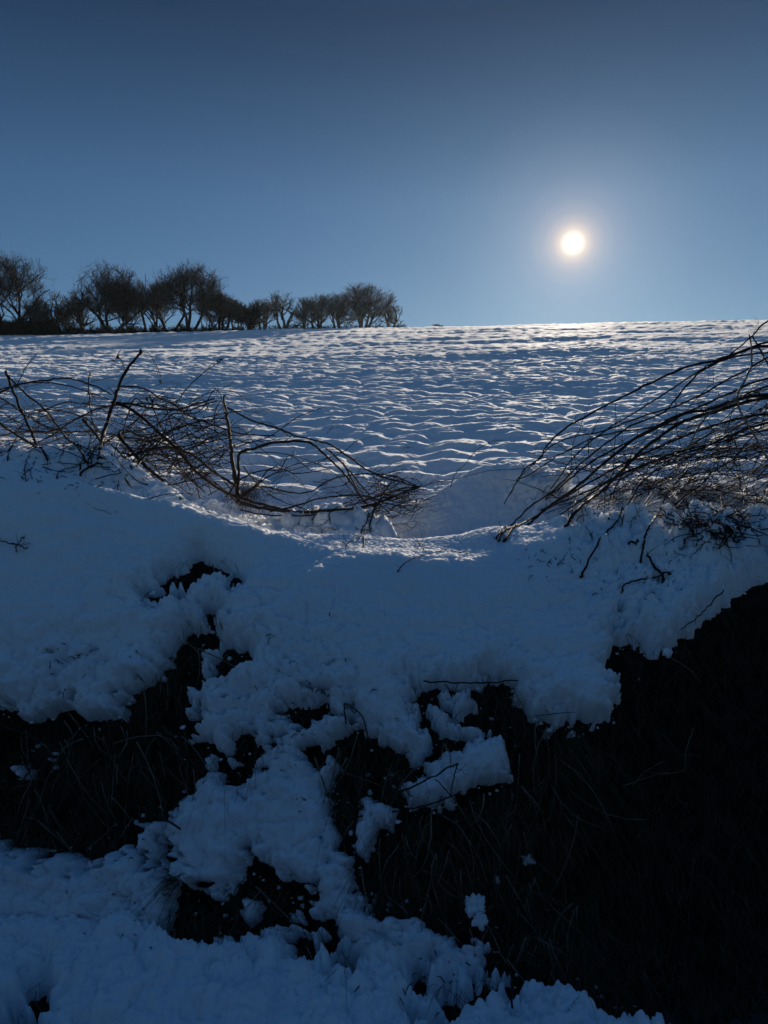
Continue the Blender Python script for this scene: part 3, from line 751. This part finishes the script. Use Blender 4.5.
GD = 'bare twigs hanging over the dark bank'
dk = dict(kind='deep', off=.07, wob=.003, thorn=False)
DT = [
 ('long straight cane slanting down to the right across the left dark hollow', [([(-30,708),(0,724),(47,747),(100,785),(120,795),(148,812),(180,829)], .006, .005)], M_TWIG),
 ('bent twig running down to the left edge in the left dark hollow', [([(86,722),(75,735),(52,747),(36,761),(26,780),(0,807)], .004, .003), ([(48,750),(30,790),(5,800)], .003, .002)], M_TWIG),
 ('thin upright pale stem in the right part of the left hollow', [([(152,704),(146,725),(135,757)], .003, .002), ([(152,704),(160,735),(172,765)], .002, .0015)], M_TWIG),
 ('short pale stalk slanting above the bottom left snow', [([(120,820),(103,836),(86,851)], .003, .002)], M_STRAWP),
 ('lower of the two dark twigs lying across the small central snow patches', [([(349,818),(398,811),(432,804),(461,792)], .005, .004)], M_TWIG),
 ('upper of the two dark twigs lying across the small central snow patches', [([(351,811),(382,800),(424,781),(458,763)], .006, .004), ([(458,763),(453,781),(450,797)], .004, .003)], M_TWIG),
 ('long pale stem curving down from the central snow patches', [([(436,780),(450,797),(468,818),(483,843),(492,875),(490,898)], .004, .003)], M_PALE),
 ('looped twig at the top left corner of the central hollow', [([(346,724),(345,708),(349,705),(362,715),(369,735),(373,748)], .005, .003)], M_TWIG),
 ('level thorny twig under the overhanging snow right of centre', [([(424,681),(466,683),(490,682),(518,680)], .005, .004), ([(445,684),(453,694),(458,684)], .003, .002)], M_TWIG),
 ('curved pale stem along the left rim of the central hollow', [([(339,748),(333,774),(330,797),(334,815)], .004, .003)], M_PALE),
 ('short bent stalk left of the central snow patch', [([(383,796),(384,784),(394,775),(400,770)], .003, .002)], M_PALE),
 ('thin stem reaching up to the hanging snow tongue in the central hollow', [([(354,776),(382,763),(409,751)], .003, .002)], M_TWIG),
 ('bowed stem hanging down to the snow at bottom centre', [([(398,845),(385,866),(383,889),(407,912)], .0035, .003)], M_PALE),
 ('short straight stalk in the lower centre of the hollow', [([(417,840),(409,862),(404,880)], .003, .002)], M_STRAWP),
 ('upright thin stalk ending in the lower centre snow', [([(433,860),(430,885),(422,918),(421,932)], .003, .002)], M_STRAWP),
 ('pale stalk below the hanging snow clump', [([(486,920),(495,940),(505,962)], .003, .002)], M_STRAWP),
 ('twig reaching up right from the hanging snow clump', [([(487,902),(500,885),(515,865),(540,838)], .003, .002)], M_TWIG),
 ('tall straight stem standing near the right end of the bottom snow', [([(512,1006),(513,972),(517,929),(524,886),(530,862)], .005, .003)], M_TWIG),
 ('thin stem in the black hollow below the right snow point', [([(666,650),(674,660),(690,670),(701,683)], .003, .002)], M_STRAWP),
 ('bent grass stem sweeping low through the black right hollow', [([(694,728),(688,752),(680,770),(655,777),(622,786)], .0035, .002), ([(662,762),(645,772),(632,786)], .002, .0015)], M_STRAWP),
 ('thin twig along the underside of the central snow edge', [([(535,716),(552,714),(575,712)], .003, .002)], M_TWIG),
 ('twig following the right hand snow edge above the black hollow', [([(724,590),(710,604),(699,616),(681,629)], .005, .003)], M_TWIG),
 ('pale stalk standing in the middle of the central hollow', [([(422,815),(420,828),(428,845),(438,862)], .0035, .002)], M_PALE),
]
for i, (lab, specs, mt) in enumerate(DT):
    single('twig', lab, 'twig', [(s[0], s[1], s[2], None, dict(twigs=rng.choice([1, 2, 3]), size=.03)) for s in specs], GD, 40 + i, mt, **dk)

def in_dark(pred):
    def fn(g):
        while True:
            px, py = g.uniform(-120, 900), g.uniform(560, 1010)
            ix = int((px - SX0) / SR); iy = int((py - SY0) / SR)
            if 0 <= ix < len(gxs) and 0 <= iy < len(gys) and SD[iy, ix] < -5 and pred(px, py): return px, py
    return fn
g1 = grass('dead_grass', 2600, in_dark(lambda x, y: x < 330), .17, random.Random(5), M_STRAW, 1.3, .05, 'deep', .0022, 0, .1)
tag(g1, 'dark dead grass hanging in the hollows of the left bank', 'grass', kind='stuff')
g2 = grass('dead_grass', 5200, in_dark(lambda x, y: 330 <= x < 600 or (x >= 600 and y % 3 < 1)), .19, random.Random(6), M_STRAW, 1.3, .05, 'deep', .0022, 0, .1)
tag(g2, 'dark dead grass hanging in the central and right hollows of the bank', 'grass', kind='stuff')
g3 = grass('dead_grass', 90, lambda g: (g.gauss(176, 7), g.gauss(880, 5)), .17, random.Random(8), M_STRAW, .9, .05, 'base', .003, -.9, .2)
tag(g3, 'tuft of dead grass spilling left over the bottom snow', 'grass', kind='stuff')
def dark_stems(name, n, fn, rg, mat, label):
    T = Tubes()
    for _ in range(n):
        px, py = fn(rg); p = at(px, py, None, rg.uniform(.02, .12))
        a = rg.gauss(-1.45, .45); l = rg.uniform(.06, .30); d = Vector((math.cos(a), rg.gauss(-.15, .25), math.sin(a))).normalized()
        c = Vector((rg.gauss(0, .35), rg.gauss(0, .2), rg.gauss(0, .3))) * l
        path = [p + d * (l * t) + c * (t * (1 - t)) for t in (0, .25, .5, .75, 1)]
        r = rg.uniform(.0012, .0032); T.tube(path, r, r * .6, 4, .15, rg)
        if rg.random() < .4: twiggy(T, path, r, rg, 2, .04, False)
    return tag(T.build(name, mat), label, 'stems', kind='stuff')
rgd = random.Random(77)
dark_stems('dead_stems', 150, in_dark(lambda x, y: x < 330), rgd, M_PALE, 'thin dead stalks tangled in the hollows of the left bank')
dark_stems('dead_stems', 170, in_dark(lambda x, y: 330 <= x < 580), rgd, M_PALE, 'thin dead stalks tangled in the central hollow of the bank')
dark_stems('dead_stems', 60, in_dark(lambda x, y: x >= 580), rgd, M_TWIG, 'sparse dark stalks in the black right hand hollow')
def bits(name, n, fn, Yr, sz, rg, mat):
    T = Tubes()
    for _ in range(n):
        px, py = fn(rg); p = at(px, py, Yr, .004)
        d = Vector((rg.gauss(0, 1), rg.gauss(0, .6), rg.gauss(0, .6))).normalized()
        l = sz * rg.uniform(.4, 1.6); T.tube([p - d * l * .5, p + Vector((0, 0, .3 * l)), p + d * l * .5], .0022, .0012, 3, .2, rg)
    return T.build(name, mat)
b1 = bits('plant_litter', 260, lambda g: g.choice([(g.gauss(60, 35), g.gauss(665, 22)), (g.gauss(290, 45), g.gauss(690, 40)), (g.gauss(330, 30), g.gauss(770, 50)), (g.gauss(150, 60), g.gauss(900, 40)),
     (g.gauss(430, 40), g.gauss(970, 30)), (g.gauss(60, 30), g.gauss(480, 8)), (g.gauss(650, 30), g.gauss(575, 12)), (g.gauss(560, 20), g.gauss(560, 12))]), None, .022, random.Random(9), M_TWIG)
tag(b1, 'scraps of dead stalks and leaf litter caught in the snow', 'litter', kind='stuff')

# ---- crumbs of snow fallen on the bare soil
def crumbs(n, rg):
    pos = in_dark(lambda x, y: True); v = []; f = []
    import bmesh
    bm = bmesh.new(); bmesh.ops.create_icosphere(bm, subdivisions=1, radius=1)
    bv = [x.co.copy() for x in bm.verts]; bf = [[q.index for q in p.verts] for p in bm.faces]; bm.free()
    c = 0
    while c < n:
        px, py = pos(rg); ix = int((px - SX0) / SR); iy = int((py - SY0) / SR)
        if rg.random() > math.exp((SD[iy, ix] + 5) / 5.0) or (px > 620 and rg.random() < .6): continue
        p = at(px, py, None, .0); r = rg.choice([.0018, .0025, .003, .004, .006, .009]) * rg.uniform(.7, 1.3)
        b = len(v); st = (rg.uniform(.7, 1.4), rg.uniform(.7, 1.2), rg.uniform(.6, 1.0))
        for q in bv: k = r * rg.uniform(.7, 1.25); v.append((p.x + q.x * k * st[0], p.y + q.y * k * st[1], p.z + q.z * k * st[2]))
        for t in bf: f.append((t[0] + b, t[1] + b, t[2] + b))
        c += 1
    return tag(mesh_from('snow_crumbs', v, f, M_SNOW), 'crumbs of snow scattered along the ragged snow edges', 'snow', kind='stuff')
crumbs(330, random.Random(31))
# ---- snow clumps caught on stems
def clump(px, py, rad, stretch, label, seed, off=.09):
    import bmesh
    p = at(px, py, None, off, 'deep')
    bm = bmesh.new(); bmesh.ops.create_icosphere(bm, subdivisions=4, radius=1)
    from mathutils import noise
    for v in bm.verts:
        n = noise.noise(v.co * 1.3 + Vector((seed, 0, 0))) * .8 + noise.noise(v.co * 3.1 + Vector((seed, 5, 0))) * .5 + noise.noise(v.co * 7 + Vector((0, seed, 0))) * .22
        v.co = Vector((v.co.x * stretch[0], v.co.y * .8, v.co.z * stretch[1])) * rad * (1 + n)
    me = bpy.data.meshes.new('snow_clump'); bm.to_mesh(me); bm.free(); me.materials.append(M_SNOW)
    for q in me.polygons: q.use_smooth = True
    o = link(bpy.data.objects.new('snow_clump', me)); o.location = p
    tag(o, label, 'snow clump', 'snow clumps caught on twigs')
clump(474, 905, .028, (1, 1.0), 'hanging snow clump on a stem above the bottom centre snow', 1)
clump(480, 920, .020, (.9, 1.2), 'smaller lower lobe of snow just under the hanging clump', 2)
clump(528, 860, .015, (1.2, 1), 'tiny snow blob on top of the tall straight stem', 3)
clump(497, 880, .010, (.7, 1.2), 'small snow fleck on the twig above the hanging clump', 6)
clump(667, 653, .015, (1, .9), 'tiny snow ball under the right snow point', 4)

# ------------------------------------------------------------------ trees on the ridge
def gen_tree(rg, stems, levels, spread, kids_n):
    segs = []
    def br(p, d, l, lev):
        n = 4 if lev < 2 else 3; q = p; pts = [p]
        for i in range(n):
            d = (d + Vector((rg.gauss(0, .2), rg.gauss(0, .2), rg.gauss(.10, .16)))).normalized()
            q = q + d * (l / n); pts.append(q)
        segs.append((lev, pts))
        if lev >= levels: return
        k = kids_n[lev] + rg.choice([0, 0, 1, 1])
        for j in range(k):
            t = rg.uniform(.15 if lev else .3, 1.0); f = t * n; i = min(int(f), n - 1)
            b = pts[i].lerp(pts[i + 1], f - i)
            ax = Vector((rg.gauss(0, 1), rg.gauss(0, 1), rg.gauss(0, .55)))
            nd = (d * rg.uniform(.6, 1.1) + ax.normalized() * spread * rg.uniform(.6, 1.25)).normalized()
            br(b, nd, l * rg.uniform(.5, .78), lev + 1)
        br(q, d, l * .62, lev + 1)
    for s in range(stems):
        a = rg.uniform(0, 6.28); o = Vector((math.cos(a), math.sin(a), 0))
        br(o * (.06 * (stems > 1)), (Vector((0, 0, 1)) + o * (.28 if stems > 1 else .05)).normalized(), 1.0, 0)
    return segs
def tree(px, top, hw, Y, label, seed, stems=2, levels=5, spread=.75, kn=(4, 4, 4, 4, 3), rt=.15, mat=M_TREE, name='leafless_tree', tw=.0065, group='leafless trees along the ridge', base_py=334):
    rg = random.Random(seed); segs = gen_tree(rg, stems, levels, spread, kn)
    xs = np.array([[c.x, c.y, c.z] for _, pts in segs for c in pts])
    r = ray(px, 330); X = r[0] / r[1] * Y
    g = float(plane(np.array([X]), np.array([Y]))[0])
    p_top = _pt(px, top, Y); Hh = p_top.z - g
    W = hw * 1.1 / F_PX * Y
    hi = np.percentile(xs[:, 2], 93); cx = np.median(xs[:, 0]); sxx = np.percentile(np.abs(xs[:, 0] - cx), 84)
    sc_z = Hh / hi; sc_x = W / sxx; sc_x = min(max(sc_x, sc_z * .85), sc_z * 1.25); sc_z = max(sc_z, sc_x * .85)
    trunk, crown = Tubes(), Tubes()
    rad = [rt, rt * .45, rt * .22, .020, .011, tw, tw * .8]
    def inside(p, lev):
        cz = Hh * .45; up = p.z > cz
        l = (p.x / W) ** 2 + (p.y / W) ** 2 + ((p.z - cz) / (Hh * (.56 if up else .62))) ** 2
        return l < (1 + .10 * math.sin(p.x * 5 + seed) * math.cos(p.z * 4 + seed)) * rg.uniform(.62, 1.25)
    for lev, pts in segs:
        P_ = [Vector(((p.x - cx * min(1, p.z)) * sc_x, (p.y) * sc_x, p.z * sc_z - .1)) for p in pts]
        if lev:
            keep = []
            for q in P_:
                if not inside(q, lev): break
                keep.append(q)
            P_ = keep
            if len(P_) < 2: continue
        T = trunk if lev == 0 else crown
        r0 = rad[min(lev, 6)]; r1 = rad[min(lev + 1, 6)]
        T.tube(P_, r0, max(r1, tw * .7), 6 if lev < 2 else 3, .08, rg)
    root = empty(name, (X, Y, g)); tag(root, label, 'tree', group)
    trunk.build('trunk', mat, root); crown.build('crown', mat, root)
    return root
tree(12, 252, 42, 60, 'large dark round crowned tree at the left edge of the ridge', 1, 3, 5, .8, (5, 4, 4, 4, 3))
tree(-70, 245, 55, 62, 'dark tree just beyond the left edge of the picture', 2, 3, 5, .8, (4, 4, 3, 3, 3))
tree(58, 290, 16, 64, 'small sparse tree in the gap beside the left edge tree', 3, 2, 4, .8, (3, 3, 3, 3))
tree(80, 286, 16, 63, 'low bushy tree at the left foot of the broad domed tree', 4, 3, 4, .85, (4, 4, 4, 3))
tree(111, 261, 33, 62, 'broad domed tree with a fine twig fan, second big one from the left', 5, 4, 5, .8, (5, 4, 4, 4, 3))
tree(147, 268, 18, 63, 'slim upright tree between the two broad dark ones', 6, 2, 5, .6, (4, 4, 3, 3, 2))
tree(193, 263, 40, 61, 'broad dark tree with a jagged top and a thick leaning trunk', 7, 3, 5, .8, (4, 4, 4, 3, 3))
tree(170, 276, 22, 62, 'dark upright tree overlapping the jagged topped one', 12, 2, 5, .7, (4, 4, 4, 3, 3))
tree(222, 292, 22, 63, 'low dark tree on the right shoulder of the jagged topped one', 13, 3, 4, .85, (5, 5, 5, 4))
tree(249, 303, 17, 66, 'low rounded bush right of the dark trees', 8, 4, 4, .9, (4, 4, 4, 3))
tree(284, 291, 24, 68, 'small grey tree with an open crown in the right group', 9, 3, 4, .8, (4, 4, 4, 2), mat=M_TREEF)
tree(262, 299, 19, 69, 'small thin grey tree just right of the low rounded bush', 21, 3, 4, .75, (4, 4, 4, 3), mat=M_TREEF)
tree(338, 293, 21, 71, 'small upright grey tree tucked against the left of the widest grey one', 22, 3, 4, .7, (4, 4, 4, 3), mat=M_TREEF)
tree(303, 297, 18, 69, 'short grey bushy tree between two small grey trees of the right group', 23, 3, 4, .8, (4, 4, 4, 3), mat=M_TREEF)
tree(318, 294, 23, 70, 'small bushy tree left of the widest grey one', 10, 3, 4, .85, (4, 4, 4, 3), mat=M_TREEF)
tree(363, 285, 44, 70, 'widest grey tree of the right group, flat topped and spreading', 31, 4, 5, .8, (4, 3, 4, 3, 2), mat=M_TREEF)
tree(390, 303, 20, 72, 'smallest grey tree tapering off at the right end of the tree line', 14, 2, 4, .85, (4, 3, 3, 3), mat=M_TREEF)
for i_, (p_, t_, h_, y_, l_) in enumerate(((36, 296, 16, 63, 'low dense shrub against the right foot of the left edge tree'), (66, 300, 14, 65, 'faint low shrub just right of the small sparse tree'),
        (129, 284, 17, 64, 'shrub filling the gap between the broad domed tree and the slim upright one'), (158, 282, 18, 64, 'shrub filling the gap left of the jagged topped tree'),
        (236, 300, 15, 65, 'low shrub at the far right end of the dark trees'), (208, 284, 18, 64, 'shrub behind the right half of the jagged topped tree'))):
    tree(p_, t_, h_, y_, l_, 50 + i_, 4, 4, .8, (4, 4, 4, 3), name='bare_shrub', rt=.07, group='bare shrubs between the ridge trees')
tree(437, 324, 9, 72, 'tiny lone bush peeping over the ridge right of the trees', 15, 3, 3, .8, (4, 4, 3), mat=M_TREEF, name='small_bush', rt=.04)

def hedge(px0, px1, top0, top1, Y, n, label, seed):
    rg = random.Random(seed); T = Tubes()
    for _ in range(n):
        t = rg.random(); px = px0 + (px1 - px0) * t; tp = top0 + (top1 - top0) * t + rg.gauss(0, 2.6) + 2.0 * math.sin(px * .23) + 1.5 * math.sin(px * .61)
        yv = Y + rg.uniform(-.8, .8); r = ray(px, 330); X = r[0] / r[1] * yv
        g = float(plane(np.array([X]), np.array([yv]))[0]) - .1
        zt = _pt(px, tp, yv).z; z0 = g + rg.random() ** 1.5 * (zt - g) * .8
        p = Vector((X, yv, z0)); d = Vector((rg.gauss(0, .5), rg.gauss(0, .5), 1)).normalized(); l = (zt - z0) * rg.uniform(.4, 1.05)
        q = p + d * l * .5 + Vector((rg.gauss(0, .06), 0, 0)); T.tube([p, q, p + d * l], .03, .012, 3, .2, rg)
        for _k in range(4):
            b = p + d * l * rg.uniform(.2, 1); v = Vector((rg.gauss(0, 1), rg.gauss(0, 1), rg.gauss(.6, .5))).normalized() * rg.uniform(.12, .35)
            T.tube([b, b + v], .016, .009, 3, 0, rg)
    root = empty('hedge', (0, 0, 0)); o = T.build('branches', M_HEDGE, root)
    tag(root, label, 'hedge', 'hedges under the ridge trees')
hedge(-120, 60, 316, 322, 60, 3800, 'tall dense black hedge under the left edge tree', 1)
hedge(58, 245, 328, 330, 61, 2000, 'low dark hedge running under the broad domed and jagged topped trees', 2)
hedge(240, 405, 327, 327, 69, 700, 'thin low hedge under the grey right hand trees', 3)

# ------------------------------------------------------------------ thin winter haze over the field
hz = bpy.data.materials.new('haze'); hz.use_nodes = True; hn = hz.node_tree
hn.nodes.clear(); ho = hn.nodes.new('ShaderNodeOutputMaterial'); hv = hn.nodes.new('ShaderNodeVolumePrincipled')
hv.inputs['Color'].default_value = (.70, .84, 1.0, 1); hv.inputs['Density'].default_value = .00010; hv.inputs['Anisotropy'].default_value = .55
hn.links.new(hv.outputs[0], ho.inputs['Volume'])
X0, X1, Y0, Y1, Z0, Z1 = -3400, 3400, -60, 3400, -140, 30
V = [(x, y, z) for x in (X0, X1) for y in (Y0, Y1) for z in (Z0, Z1)]
hzo = mesh_from('haze', V, [(0, 1, 3, 2), (4, 6, 7, 5), (0, 4, 5, 1), (2, 3, 7, 6), (0, 2, 6, 4), (1, 5, 7, 3)], hz, None, False)
tag(hzo, 'thin pale haze over the snowy field', 'haze', kind='stuff')
